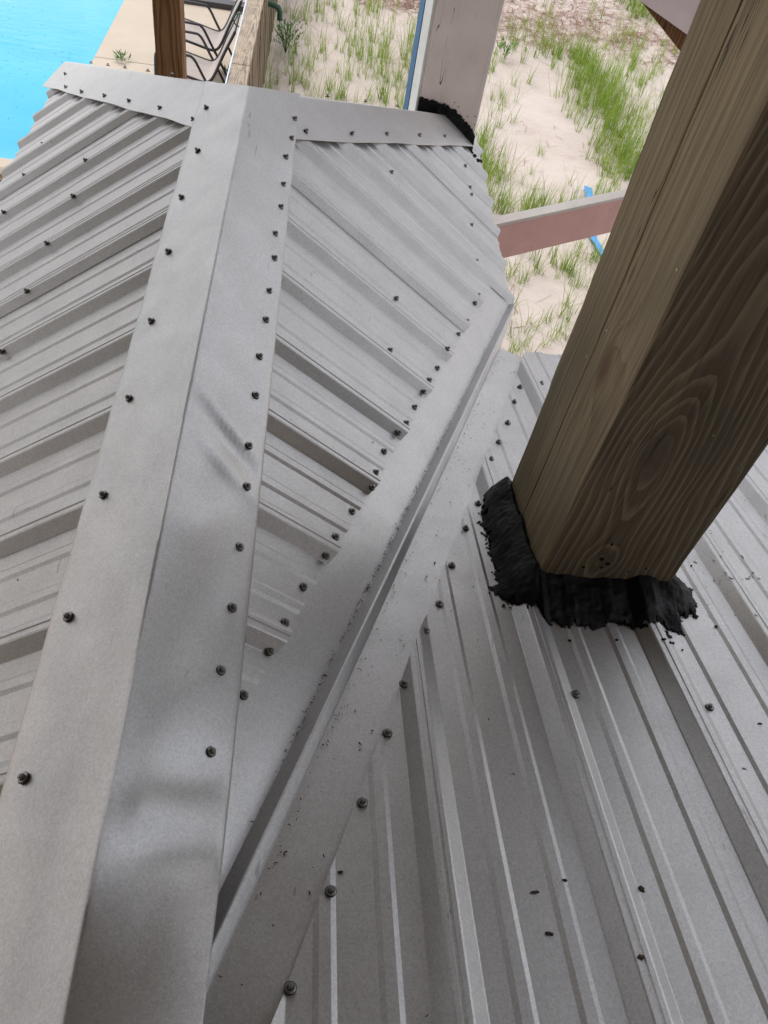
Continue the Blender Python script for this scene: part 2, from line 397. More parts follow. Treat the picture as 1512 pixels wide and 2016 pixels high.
def make_panel(c_first, nrib, vrange, point, nv=14, seed=0, umin=None, umax=None, first=True):
    """one corrugated sheet: ribs at c_first + k*pitch, k = 0..nrib ; laps over the sheet before it at rib 0"""
    us = []
    for k in range(nrib + 1):
        c = c_first + k * PITCHR
        pr = PROFILE if k > 0 else [(a, h + 0.0015) for a, h in PROFILE[1 if first else 2:]]
        if k == nrib: pr = [q for q in PROFILE if q[0] < 0.012]
        us += [(c + a, h) for a, h in pr]
        if k < nrib:
            for mc in (PITCHR/3, 2*PITCHR/3):
                us += [(c + mc + a, h) for a, h in MINOR]
            us += [(c + 0.0525, 0.0), (c + PITCHR/2, 0.0), (c + PITCHR - 0.0525, 0.0)]
    if k == nrib: pass
    us.sort()
    us = [(u, h) for u, h in us if (umin is None or u >= umin) and (umax is None or u <= umax)]
    mb = MB(); cols_ = []
    for u, h in us:
        r = vrange(u)
        if r is None or r[1] - r[0] < 0.004: cols_.append(None); continue
        cols_.append((u, h, r))
    # keep the longest run of valid columns
    valid = [c for c in cols_ if c is not None]
    if len(valid) < 2: return None
    n = len(valid); T = 0.0009
    vs, fs = [], []
    for u, h, (a, bb) in valid:
        for j in range(nv + 1):
            s = a + (bb - a) * j / nv
            wv = 0.0010 * fbm(u * 5 + seed * 3.1, s * 1.6, seed) * (1.0 if h < 0.004 else 0.35)
            vs.append(point(u, s, h + wv))
    for u, h, (a, bb) in valid:
        for j in (0, nv):
            s = a + (bb - a) * j / nv
            wv = 0.0010 * fbm(u * 5 + seed * 3.1, s * 1.6, seed) * (1.0 if h < 0.004 else 0.35)
            vs.append(point(u, s, h + wv - T))
    w = nv + 1; base = n * w
    flip = (vs[w] - vs[0]).cross(vs[1] - vs[0]).z < 0
    for i in range(n - 1):
        for j in range(nv):
            q = (i*w+j, (i+1)*w+j, (i+1)*w+j+1, i*w+j+1)
            fs.append(q[::-1] if flip else q)
        for e, j in ((0, 0), (1, nv)):            # rims at both ends
            q = (i*w+j, (i+1)*w+j, base+(i+1)*2+e, base+i*2+e)
            fs.append(q)
    mb.add(vs, fs)
    return mb.mesh('roof_panel', MET, 9)

# screw mesh: rubber washer, steel flange, hex head
def screw_mesh():
    mb = MB()
    def disc(r0, z0, r1, z1, n, mi, top):
        vs = [(r0*math.cos(2*math.pi*k/n), r0*math.sin(2*math.pi*k/n), z0) for k in range(n)] + [(r1*math.cos(2*math.pi*k/n), r1*math.sin(2*math.pi*k/n), z1) for k in range(n)]
        fs = [(k, (k+1)%n, n+(k+1)%n, n+k) for k in range(n)]
        if top: fs.append(tuple(range(n, 2*n)))
        mb.add(vs, fs, mi)
    disc(0.0082, -0.001, 0.0086, 0.0018, 14, 1, True)
    disc(0.0078, 0.0018, 0.0062, 0.0034, 14, 0, True)
    disc(0.0050, 0.0034, 0.0048, 0.0036, 14, 1, True)
    disc(0.0044, 0.0034, 0.0042, 0.0085, 6, 0, True)
    disc(0.0034, 0.0085, 0.0024, 0.0097, 6, 0, True)
    return mb.mesh('roofing_screw', [SCREW, RUBBER])
SCREW_ME = screw_mesh()
def screw(p, n, parent):
    o = link('roofing_screw', SCREW_ME, parent)
    q = Vector(n).to_track_quat('Z', 'Y')
    o.rotation_mode = 'QUATERNION'
    tilt = Matrix.Rotation(random.uniform(0, 6.28), 4, 'Z') @ Matrix.Rotation(random.uniform(-0.12, 0.12), 4, 'X')
    o.rotation_quaternion = q @ tilt.to_quaternion()
    o.location = p
    s = random.uniform(0.84, 0.94); o.scale = (s, s, s)
    return o
#SECTION2
# ------------------------------------------------------------------ setting: sand, pool deck, pool, house above
mb = MB()
gx = np.concatenate([np.linspace(-400, -14, 8), np.linspace(-9, 14, 60), np.linspace(18, 400, 8)])
gy = np.concatenate([np.linspace(-60, -4, 6), np.linspace(-2, 26, 76), np.linspace(32, 600, 9)])
vs = []
for yy in gy:
    for xx in gx:
        z = 0.07 * fbm(xx * 0.35, yy * 0.35, 3.0) + 0.02 * fbm(xx * 1.7, yy * 1.7, 9.0) - 0.02
        if xx < -0.55: z = min(z, -0.10) if yy > -2 else -0.10
        if xx < -0.9 and -3 < yy < 31: z = -1.9
        vs.append((xx, yy, z))
n = len(gx)
mb.add(vs, [(j*n+i, j*n+i+1, (j+1)*n+i+1, (j+1)*n+i) for j in range(len(gy)-1) for i in range(n-1)])
ground = link('ground', mb.mesh('ground', SAND, 180)); tag(ground, kind='structure')


PX, PY0, PY1 = -2.60, 7.78, 26.0
JY = [-1.0, 3.2, 7.55, 10.365, 13.9, 17.4, 21.0, 24.6, 28.0]
dk = bpy.data.objects.new('pool_deck', None); col.objects.link(dk); tag(dk, kind='structure')
def slab(x0, x1, y0, y1, z0=-0.12, z1=0.0):
    m_ = MB(); g = 0.006
    x0, x1, y0, y1 = x0+g, x1-g, y0+g, y1-g; c = 0.008
    m_.add([(x0,y0,z0),(x1,y0,z0),(x1,y1,z0),(x0,y1,z0),(x0,y0,z1-c),(x1,y0,z1-c),(x1,y1,z1-c),(x0,y1,z1-c),
            (x0+c,y0+c,z1),(x1-c,y0+c,z1),(x1-c,y1-c,z1),(x0+c,y1-c,z1)],
           [(0,1,5,4),(1,2,6,5),(2,3,7,6),(3,0,4,7),(4,5,9,8),(5,6,10,9),(6,7,11,10),(7,4,8,11),(8,9,10,11)])
    return link('concrete_slab', m_.mesh('concrete_slab', CONC), dk)
for i in range(2, len(JY) - 1):
    slab(PX, -0.55, JY[i], JY[i+1])
slab(-9.0, PX, 7.36, PY0); slab(-9.0, PX, PY1, 28.0)
for i in range(2): slab(-9.0, -0.55, JY[i], JY[i+1] if i == 0 else 7.30)

basin = MB(); basin.box(-8.98, PX - 0.0, PY0, PY1, -1.85, -1.80)
basin.add([(PX, PY0, -1.82), (PX, PY1, -1.82), (PX, PY1, -0.02), (PX, PY0, -0.02)], [(0, 1, 2, 3)])
basin.add([(-9, PY0, -1.82), (PX, PY0, -1.82), (PX, PY0, -0.02), (-9, PY0, -0.02)], [(0, 1, 2, 3)])
jb = MB(); jb.box(PX + 0.003, -0.56, 7.3, 28, -0.14, -0.075); jb.box(-9, PX - 0.003, -1.0, 7.77, -0.14, -0.075)
link('joint_bed', jb.mesh('joint_bed', JOINT), dk)
tag(link('pool_basin', basin.mesh('pool_basin', PLASTER)), kind='structure')
wm = MB(); wm.add([(-9, PY0, -0.07), (PX + 0.002, PY0, -0.07), (PX + 0.002, PY1, -0.07), (-9, PY1, -0.07)], [(0, 1, 2, 3)])
tag(link('pool_water', wm.mesh('pool_water', WATER)), kind='structure')

fl_ = MB()
for _ in range(170):
    x, y = random.uniform(-4.6, -2.7), random.gauss(10.0, 1.0)
    if y < 7.9: continue
    a = random.random()*6.28; r = random.uniform(0.006, 0.016); u_ = Vector((math.cos(a), math.sin(a), 0)); w_ = Vector((-math.sin(a), math.cos(a), 0)); o_ = Vector((x, y, -0.068))
    fl_.add([o_ - u_*r, o_ - w_*r*0.3, o_ + u_*r, o_ + w_*r*0.3], [(0, 1, 2, 3)])
tag(link('floating_leaves', fl_.mesh('floating_leaves', DEBRIS)), 'dark leaf specks floating on the blue pool water', 'leaves', kind='stuff')

# the house behind the photographer and the ceiling of the upper porch overhead
hw = thing('house_wall', (0, -1.2, 0), 'tan painted house wall behind the porch roofs', 'wall')
mb = MB(); mb.box(-9.5, 6.0, -1.35, -1.15, 0, 8.0); link('wall_face', mb.mesh('wall_face', SIDING), hw)
CEIL_Z = HC + 0.95
ceil = thing('porch_ceiling', (0.6, 1.5, CEIL_Z), 'timber ceiling of the upper porch carried by the posts', 'ceiling')
for k in range(36):
    x0 = -6.93 + k * 0.24
    mb = MB(); mb.box(x0 + 0.004, x0 + 0.236, -1.14, CEIL_Y, CEIL_Z, CEIL_Z + 0.03)
    link('plank', mb.mesh('plank', CEILW), ceil)
mb = MB(); mb.box(-6.93, 1.71, -1.14, CEIL_Y, CEIL_Z + 0.032, CEIL_Z + 0.09); link('roof_deck', mb.mesh('roof_deck', CEILW), ceil)

# ------------------------------------------------------------------ hipped porch roof
porch = thing('hip_roof', (XR, YA, 2.5), 'grey ribbed metal hip roof with capped ridge beside the timber post', 'roof')
S_E = EAVE / CA
def vr_right(y):
    s0 = 0.03 if y < YA - 0.02 else 0.03 + (y - YA + 0.02) / HIPK / CA
    s1 = S_E if y > 2.468 else (vx(y) - 0.090 - XR) / CA
    return (s0, s1)
def vr_left(y):
    s0 = 0.03 if y < YA - 0.02 else 0.03 + (y - YA + 0.02) / HIPK / CA
    return (s0, S_E - 0.012)
for i, k in enumerate((-2, 2, 6, 10)):
    me = make_panel(0.671 + k * PITCHR, 4, vr_right, lambda u, s, h: PA(1, u, s, h), seed=i, umin=-0.05, umax=YE - 0.05)
    if me: link('roof_panel', me, porch)
for i, k in enumerate((-7, -3, 1, 5, 9, 13)):
    me = make_panel(0.650 + k * PITCHR, 4, vr_left, lambda u, s, h: PA(-1, u, s, h), seed=20 + i, umin=-1.1, umax=YE - 0.05)
    if me: link('roof_panel', me, porch)
def vr_end(x):
    y0 = YA + HIPK * abs(x - XR) + 0.03
    return (y0, YE)
for i, k in enumerate((-4, 0)):
    me = make_panel(XR + k * PITCHR, 4, vr_end, lambda u, s, h: PE(u, s, h), seed=40 + i, umin=XR - EAVE + 0.02, umax=XR + EAVE - 0.02)
    if me: link('roof_panel', me, porch)

# ridge cap: bent sheet, a little dented
def cap_sheet(name, ws, nt_, tfun, pfun, parent, mtl=MET2):
    vs = []; nw = len(ws)
    for w in ws:
        a, bb = tfun(w)
        for j in range(nt_ + 1):
            vs.append(pfun(w, a + (bb - a) * j / nt_))
    fs = []
    q = nt_ + 1
    for i in range(nw - 1):
        for j in range(nt_):
            fs.append((i*q+j, (i+1)*q+j, (i+1)*q+j+1, i*q+j+1))
    a, b_, c_ = Vector(vs[0]), Vector(vs[q]), Vector(vs[1])
    if (b_ - a).cross(c_ - a).z < 0: fs = [f[::-1] for f in fs]
    # underside rims
    base = len(vs); vs2 = list(vs)
    rim = [(i, 0) for i in range(nw)] + [(nw-1, j) for j in range(1, q)] + [(i, q-1) for i in range(nw-2, -1, -1)] + [(0, j) for j in range(q-2, 0, -1)]
    low = [Vector(vs[i*q+j]) - Vector((0, 0, 0.0016)) for i, j in rim]
    vs2 += low
    L = len(rim)
    for k in range(L):
        i0 = rim[k][0]*q + rim[k][1]; i1 = rim[(k+1)%L][0]*q + rim[(k+1)%L][1]
        fs.append((i0, base+k, base+(k+1)%L, i1))
    mb = MB(); mb.add(vs2, fs)
    return link(name, mb.mesh(name, mtl, 40), parent)
WL, WR = 0.177, 0.168
ws = [-WL, -WL+0.003] + list(np.linspace(-WL+0.012, -0.02, 12)) + [-0.010, -0.0045, -0.0014, 0.0014, 0.0045, 0.010] + list(np.linspace(0.02, WR-0.012, 14)) + [WR-0.003, WR]
def g2(x, y, cx, cy, rx, ry): return math.exp(-(((x-cx)/rx)**2 + ((y-cy)/ry)**2))
def cap_h(w, y):
    a = abs(w); side = 1 if w > 0 else -1
    e = min(1.0, a / 0.02)
    hgt = 0.0240 + 0.0045 * min(1.0, max(0.0, (y - YA + 0.30) / 0.25))
    # fold is rounded
    hgt -= 0.0004 * max(0.0, 1 - a / 0.003) ** 2
    phase = (y - (0.671 if w > 0 else 0.650)) / PITCHR
    sag = 0.5 - 0.5 * math.cos(2 * math.pi * phase)
    out = max(0.0, a - 0.04) / 0.11
    hgt += -0.0022 * sag * out
    hgt += 0.0024 * e * fbm(a * 9 + 3 * side, y * 4.0, 5 + side, 2) * (0.5 + out)
    if w > 0:
        def gd(cx, cy, ang, rl, rw):                       # elongated crease
            du, dv = a - cx, y - cy; c_, s_ = math.cos(ang), math.sin(ang)
            return math.exp(-(((du*c_ + dv*s_)/rl)**2 + ((-du*s_ + dv*c_)/rw)**2))
        dn = 0.0042 * gd(0.075, 1.03, -0.5, 0.09, 0.022) - 0.0036 * gd(0.10, 0.985, -0.5, 0.07, 0.022)
        dn += 0.0034 * gd(0.10, 0.925, -0.5, 0.06, 0.018) - 0.0030 * gd(0.05, 0.84, 0.9, 0.08, 0.035)
        dn += 0.0030 * gd(0.04, 0.77, 1.1, 0.08, 0.03) - 0.0026 * gd(0.08, 0.66, 1.2, 0.10, 0.04)
        dn += 0.0032 * gd(0.085, 0.50, 1.0, 0.10, 0.045) - 0.0030 * gd(0.11, 0.40, 0.6, 0.06, 0.03)
        dn += 0.0034 * gd(0.06, 0.36, 0.4, 0.06, 0.025) - 0.0030 * gd(0.09, 0.31, 0.2, 0.09, 0.03)
        hgt += 1.7 * dn * min(1.0, a / 0.05)
        if y < 0.42:
            hgt += 0.55 * (0.42 - y) ** 1.5 * (a / WR)
    else:
        hgt += 0.0030 * g2(a, y, 0.08, 0.75, 0.06, 0.25) - 0.0035 * g2(a, y, 0.05, 0.45, 0.05, 0.2)
    if a > (WL if w < 0 else WR) - 0.002: hgt -= 0.0022
    return hgt
def ridge_pt(w, y):
    a = abs(w)
    return PA(1 if w > 0 else -1, y, a) + Vector((0.0052 * (1 - a / WL), 0, cap_h(w, y) / CA))
cap = cap_sheet('ridge_cap', ws, 340, lambda w: (-0.40, YA + 0.004 + HIPK * abs(w) * CA * 0.97), ridge_pt, porch)
tag(cap, 'bent ridge cap with shallow dents on its right flange')

def hip_cap(side, wmax, ytop):
    d = Vector((side * EAVE, HIPK * EAVE, -EAVE * TA)); L = d.length; d.normalize()
    nA = NAR if side > 0 else NAL
    fa = nA.cross(d).normalized()
    if fa.y > 0: fa = -fa                              # flange on the long slope, towards the ridge side
    fe = EN.cross(d).normalized()
    if fe.y < 0: fe = -fe
    nm = (nA + EN).normalized()
    O = Vector((XR, YA, ZR))
    def pf(w, t):
        p = O + d * t
        a = abs(w); hg = 0.0225 - 0.0005 * max(0.0, 1 - a / 0.004) ** 2
        hg += 0.0022 * fbm(a * 8 + side, t * 3.2, 7 + side, 2) * min(1, a / 0.03)
        ph = 0.5 - 0.5 * math.cos(2 * math.pi * (p.y + fa.y * a - (0.671 if side > 0 else 0.650)) / PITCHR)
        if w < 0:
            hg += 0.0016 * math.sin(t * 9.0 + side) * (a / 0.15)
            return p + fa * a + Vector((0, 0, (hg + 0.001 * ph * a / 0.15) / CA))
        return p + fe * a + Vector((0, 0, hg / CA))
    ws_ = [-wmax, -wmax + 0.003] + list(np.linspace(-wmax + 0.012, -0.018, 9)) + [-0.009, -0.0015, 0.0015, 0.009] + list(np.linspace(0.018, 0.14, 6))
    def tf(w):
        t1 = L - 0.004
        if side > 0 and w <= 0.02:
            lim = (ytop - (YA + (fa.y * abs(w) if w < 0 else 0))) / d.y
            t1 = min(t1, lim)
        elif side > 0: t1 = min(t1, (ytop - YA) / d.y)
        else: t1 = L - 0.02 - (0.50 * abs(w) if w < 0 else 0)
        return (0.0 if w <= 0 else max(0.0, -fe.x * w / d.x) + 0.006, t1)
    return cap_sheet('hip_cap', ws_, 90, tf, pf, porch)
hipr = hip_cap(1, 0.160, 3.566); hipl = hip_cap(-1, 0.160, 9)
tag(hipr, 'hip cap running into the tarred foot of the painted post'); tag(hipl, 'hip cap beside the pool')

CAP_R = [(2.303, 0.137), (2.182, 0.134), (2.061, 0.123), (1.936, 0.129), (1.826, 0.129), (1.698, 0.122), (1.599, 0.126), (1.473, 0.123), (1.369, 0.122), (1.25, 0.118), (1.137, 0.119), (1.002, 0.116), (0.909, 0.121), (0.787, 0.124), (0.671, 0.122), (0.563, 0.114), (0.446, 0.115)]
CAP_L = [(2.265, 0.115), (2.02, 0.109), (1.799, 0.121), (1.567, 0.117), (1.324, 0.116), (1.095, 0.116), (0.866, 0.116), (0.636, 0.118), (0.404, 0.12)]
HIP_L = [(3.672, 1.065), (3.456, 0.995), (3.24, 0.849), (2.999, 0.672), (2.769, 0.507), (2.514, 0.328), (2.253, 0.161)]
HIP_R = [(2.3, 0.181), (2.557, 0.358), (2.8, 0.52), (3.075, 0.706), (3.319, 0.873)]
FLD_R = [(3.32, 1.03), (3.09, 1.037), (3.146, 1.035), (2.801, 0.992), (2.556, 0.987), (2.323, 0.962), (2.241, 0.929), (1.884, 0.544), (1.635, 0.513), (2.062, 0.852), (1.967, 0.811), (1.81, 0.727), (1.718, 0.697), (1.636, 0.657), (1.559, 0.624), (1.481, 0.591), (1.4, 0.557), (1.333, 0.518), (1.252, 0.478), (1.172, 0.451), (1.107, 0.428), (1.024, 0.383), (0.938, 0.342), (0.875, 0.314), (0.792, 0.272), (0.706, 0.238), (0.641, 0.21), (0.556, 0.173)]
FLD_L = [(3.196, 0.98), (2.956, 0.965), (2.707, 0.96), (2.468, 0.965), (2.477, 0.617), (2.24, 0.597), (2.011, 0.624), (1.782, 0.616), (1.546, 0.618)]
FLD_B = [(0.656, 1.786), (0.724, 1.81), (0.617, 1.682), (0.575, 1.562), (0.53, 1.455), (0.488, 1.345), (0.43, 1.173), (0.386, 1.073), (0.34, 0.95), (0.301, 0.836), (0.266, 0.756), (0.216, 0.632), (0.184, 0.539), (0.141, 0.42), (0.096, 0.293), (0.05, 0.184), (0.507, 0.634), (0.738, 0.62)]

for y, s in CAP_R: screw(PA(1, y, s, cap_h(s + 0.018, y) + 0.001), NAR, cap)
for y, s in CAP_L: screw(PA(-1, y, s, cap_h(-s - 0.018, y) + 0.001), NAL, cap)
for y, s in HIP_L: screw(PA(-1, y, s, 0.0252), NAL, hipl)
for y, s in HIP_R: screw(PA(1, y, s, 0.0252), NAR, hipr)
for dx in (0.30, 0.42, 0.55, 0.66, 0.78):               # screws of the far flanges, heads just over the crest
    screw(PE(XR - dx, YA + HIPK * dx + 0.10, 0.034), EN, hipl)
for dx in (0.22, 0.36, 0.50): screw(PE(XR + dx, YA + HIPK * dx + 0.10, 0.034), EN, hipr)
for y, s in FLD_R: screw(PA(1, y, s, height(y, 0.671) + 0.0012), NAR, porch)
for y, s in FLD_L: screw(PA(-1, y, s, height(y, 0.650) + 0.0012), NAL, porch)
for k in range(9): screw(PA(1, 2.62 + k * 0.1143, 0.56 + 0.003 * (k % 2), height(2.62 + k * 0.1143, 0.671) + 0.0012), NAR, porch) if k in (0, 4) else None

# boards under the eaves
mb = MB()
zf = ZR - EAVE * TA
mb.box(XR - EAVE + 0.03, XR - EAVE + 0.055, -1.1, YE - 0.06, zf - 0.17, zf - 0.004)
mb.box(XR + EAVE - 0.055, XR + EAVE - 0.03, 2.50, 3.56, zf - 0.17, zf - 0.004)
mb.box(XR - EAVE + 0.06, XR + EAVE - 0.05, YE - 0.055, YE - 0.03, zf - 0.17, zf - 0.006)
link('fascia_board', mb.mesh('fascia_board', GREYP), porch)

# ------------------------------------------------------------------ main roof with valley flashing
main = thing('main_roof', (1.2, 2.0, 2.4), 'low-pitched grey ribbed metal roof around the dark timber post', 'roof')
B_E = 2.052
def vr_b(x):
    y1 = min(B_E, (x - 0.117 - VX0) / VK)
    if x < XR + 0.12: y1 = min(y1, -0.12)
    return (-1.1, y1)
for i, k in enumerate((-3, 1, 5)):
    me = make_panel(0.470 + k * PITCHR, 4, vr_b, lambda u, s, h: PB(u, s, h), seed=60 + i, umin=-0.16)
    if me: link('roof_panel', me, main)
# W valley
vd = Vector((VK, 1, -TB)).normalized()
ea = NAR.cross(vd).normalized()
if ea.x > 0: ea = -ea
eb = NB.cross(vd).normalized()
if eb.x < 0: eb = -eb
upv = (NAR + NB).normalized()
def vprof():
    return [(ea * 0.165 - NAR * 0.003, 2.46), (ea * 0.10 - NAR * 0.003, 2.46), (ea * 0.05 - NAR * 0.003, 2.46), (ea * 0.012 - NAR * 0.003, 2.46), (ea * 0.0065 - NAR * 0.0025, 2.46),
            (ea * 0.001 + upv * 0.010 + eb * 0.002, 2.45), (eb * 0.0085 + upv * 0.0215, 2.435), (eb * 0.0105 + upv * 0.0220, 2.425), (eb * 0.0125 + upv * 0.0212, 2.41),
            (eb * 0.0255 + upv * 0.0090, 2.16), (eb * 0.0270 + upv * 0.0070, 2.14), (eb * 0.0300 - NB * 0.0020, 2.09), (eb * 0.035 - NB * 0.0028, 2.08), (eb * 0.07 - NB * 0.003, 2.055), (eb * 0.115 - NB * 0.003, 2.050), (eb * 0.175 - NB * 0.003, 2.050)]
VP_ = vprof(); vs = []; nt_ = 60
for off, ye in VP_:
    for j in range(nt_ + 1):
        ys = max(-0.05, (XR + 0.006 - off.x - VX0) / VK)
        y = ys + (ye - ys) * j / nt_
        vs.append(Vector((vx(y), y, ZB0 - TB * y)) + off + upv * (0.0009 * fbm(off.length * 30, y * 3, 2)))
mb = MB(); q = nt_ + 1
mb.add(vs, [(i*q+j, (i+1)*q+j, (i+1)*q+j+1, i*q+j+1) for i in range(len(VP_)-1) for j in range(nt_)])
mv = mb.mesh('valley_flashing', MET2, 14)
val = link('valley_flashing', mv, main); tag(val, 'valley flashing with a raised centre rib and grit along its crease')
for x, y in FLD_B: screw(PB(x, y, height(x, 0.470) + 0.0012), NB, main)
for k in range(5):
    for yy in (0.62, 1.75):
        xx = 0.97 + k * PITCHR
        screw(PB(xx, yy, 0.0012), NB, main)
mb = MB(); ze = ZB0 - TB * B_E
mb.box(0.62, 2.3, B_E - 0.045, B_E - 0.02, ze - 0.17, ze - 0.006); link('fascia_board', mb.mesh('fascia_board', GREYP), main)
#SECTION3
# ------------------------------------------------------------------ dark timber post through the main roof, with its tar
X0, X1, Y0, Y1 = 0.490, 0.757, 0.900, 1.185
post = thing('timber_post', (0.62, 1.04, 0), 'thick dark brown treated timber post standing in a collar of black tar', 'post')
def board(name, parent, x0, x1, y0, y1, z0, z1, mats, bev=0.004, nz=1):
    """upright board with chamfered vertical arrises; mats = (front/back, sides)"""
    c = bev
    prof = [(x0+c,y0),(x1-c,y0),(x1,y0+c),(x1,y1-c),(x1-c,y1),(x0+c,y1),(x0,y1-c),(x0,y0+c)]
    m_ = MB(); nz = max(2, int((z1 - z0) / 0.03))
    vs = []; cx_, cy_ = (x0+x1)/2, (y0+y1)/2
    for j in range(nz + 1):
        z = z0 + (z1 - z0) * j / nz
        for k, (x, y) in enumerate(prof):
            e = 0.0016 * fbm(z * 9 + (k // 2) * 7.3, x0 * 5, 1.5) + 0.0012 * max(0, fbm(z * 45 + k * 3.1, y0, 4) - 0.2)
            vs.append((x + (e if x < cx_ else -e), y + (e if y < cy_ else -e), z))
    for j in range(nz):
        for k in range(8):
            k2 = (k + 1) % 8; q = (j*8+k, j*8+k2, (j+1)*8+k2, (j+1)*8+k)
            m_.add([vs[i_] for i_ in q], [(0, 1, 2, 3)], 0 if k in (0, 4) else 1)
    m_.add([vs[k] for k in range(8)], [tuple(range(7, -1, -1))]); m_.add([vs[nz*8+k] for k in range(8)], [tuple(range(8))])
    return link(name, m_.mesh(name, list(mats)), parent)
YS = 1.064
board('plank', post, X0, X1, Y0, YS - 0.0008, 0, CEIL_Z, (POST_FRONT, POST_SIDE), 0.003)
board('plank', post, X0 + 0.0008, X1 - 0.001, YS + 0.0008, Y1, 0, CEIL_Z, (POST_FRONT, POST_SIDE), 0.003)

def tar_field(name, parent, x0, x1, y0, y1, res, base, keep, thick, norm, flip=False):
    nx, ny = int((x1-x0)/res), int((y1-y0)/res)
    idx = {}; vs = []; fs = []
    def vert(i, j):
        if (i, j) not in idx:
            x, y = x0 + i*res, y0 + j*res
            jx, jy = res*0.35*mnoise.noise(Vector((i*1.7, j*1.3, 1))), res*0.35*mnoise.noise(Vector((i*1.3, j*1.9, 5)))
            idx[(i, j)] = len(vs); vs.append(base(x+jx, y+jy, max(0.0008, thick(x, y))))
        return idx[(i, j)]
    for j in range(ny):
        for i in range(nx):
            if keep(x0 + (i+0.5)*res, y0 + (j+0.5)*res):
                fs.append((vert(i,j), vert(i+1,j), vert(i+1,j+1), vert(i,j+1)))
    # skirt down to the surface
    from collections import Counter
    ec = Counter()
    for f in fs:
        for k in range(4):
            a, b_ = f[k], f[(k+1)%4]; ec[(a, b_)] += 1
    low = {}
    inv = {v: k for k, v in idx.items()}
    for (a, b_) in list(ec):
        if (b_, a) not in ec:
            for q in (a, b_):
                if q not in low:
                    i, j = inv[q]; low[q] = len(vs); vs.append(base(x0+i*res, y0+j*res, -0.002))
            fs.append((b_, a, low[a], low[b_]))
    m_ = MB(); m_.add(vs, fs)
    return link(name, m_.mesh(name, TAR, 100), parent)
def rect_d(x, y):
    dx, dy = max(X0 - x, 0, x - X1), max(Y0 - y, 0, y - Y1)
    return math.hypot(dx, dy), dx, dy
def tar_w(x, y, rag=1.0):
    """how far the collar spreads at this spot"""
    if x < X0 and y > Y0 - 0.005: w = 0.060 - 0.030 * max(0, (y - 1.14) / 0.08)
    elif x < X0: w = 0.074
    elif x <= X1 + 0.005 and y < Y0: w = 0.092 + (0.013 * math.sin((x - X0) * 22) + (0.012 if x > 0.66 else 0) if rag else 0.008)
    elif x > X1 and y < Y0 + 0.03: w = 0.066
    elif x > X1: w = 0.045
    else: w = 0.05
    if rag: w += 0.015 * fbm(x * 22, y * 22, 1, 2) + 0.010 * fbm(x * 75, y * 60, 4) + 0.016 * max(0, fbm(x * 170, y * 90, 8) - 0.12)
    return w
def tar_keep(x, y):
    d, dx, dy = rect_d(x, y)
    return d > -1 and not (X0 + 0.004 < x < X1 - 0.004 and Y0 + 0.004 < y < Y1 - 0.004) and d < tar_w(x, y)
def tar_thick(x, y):
    d, dx, dy = rect_d(x, y); w = tar_w(x, y, 0.0) + 0.004
    t = max(0.0, 1 - d / max(w, 0.01))
    hi = 0.044 + 0.020 * fbm(x * 12, y * 12, 12, 2) + 0.005 * fbm(x * 60, y * 60, 13, 2)
    fil = hi * math.exp(-d / 0.015) if d >= 0 else hi
    bank = (0.040 + 0.010 * fbm(x * 9, y * 9, 12, 2)) * min(1.0, t * 1.12) ** 1.25
    return 0.0014 + 0.006 * min(1, t * 5) + bank + min(1, t * 4) * (0.0030 * fbm(x * 34, y * 34, 2, 2) + 0.0022 * fbm(x * 95, y * 95, 6, 3))
tarc = thing('tar_collar', (0.62, 0.9, ZB0 - TB * 0.9), 'ragged black roofing tar smeared round the foot of the dark timber post', 'tar')
tar_field('tar_smear', tarc, 0.37, 0.90, 0.70, 1.26, 0.0030, lambda x, y, t: PB(x, y, height(x, 0.470) + t), tar_keep, tar_thick, NB)
fl = MB()
def fleck(o, u, v_, n_, r, thick=0.002):
    k = random.randint(5, 8); a0 = random.random() * 6
    el = random.uniform(0.35, 1.0)
    vs = []
    for t, sc in ((0.0, 1.0), (thick, 0.7)):
        for q in range(k):
            rr = r * sc * random.uniform(0.5, 1.15); an = a0 + 2*math.pi*q/k
            vs.append(o + u * (rr*math.cos(an)) + v_ * (rr*el*math.sin(an)) + n_ * t)
    fl.add(vs, [(q, (q+1)%k, k+(q+1)%k, k+q) for q in range(k)] + [tuple(range(k, 2*k))])
ux, uy = Vector((1,0,0)), Vector((0, CB, -SB))
for x, y, r in ((0.427,0.885,0.008),(0.431,0.872,0.005),(0.424,0.842,0.004),(0.436,0.838,0.003),(0.806,0.845,0.009),(0.717,0.772,0.009),(0.703,0.757,0.007),(0.727,0.764,0.005),(0.720,0.785,0.005),(0.712,0.750,0.004),(0.838,0.820,0.004),(0.62,0.765,0.004),(0.53,0.76,0.004),(0.742,0.752,0.003),(0.86,1.0,0.003)):
    fleck(PB(x, y, height(x, 0.470) + 0.0006), ux, uy, NB, r, 0.003)
uz = Vector((0,0,1)); ny_ = Vector((0,-1,0))
for x, z, r in ((0.596,-1.127,0.0065),(0.612,-1.140,0.007),(0.599,-1.082,0.004),(0.604,-1.152,0.004),(0.69,-1.145,0.003),(0.57,-1.155,0.004),(0.66,-1.158,0.003)):
    fleck(Vector((x, Y0 - 0.0004, HC + z)), ux, uz, ny_, r, 0.002)
o = link('tar_flecks', fl.mesh('tar_flecks', TAR), tarc); tag(o, kind='stuff')

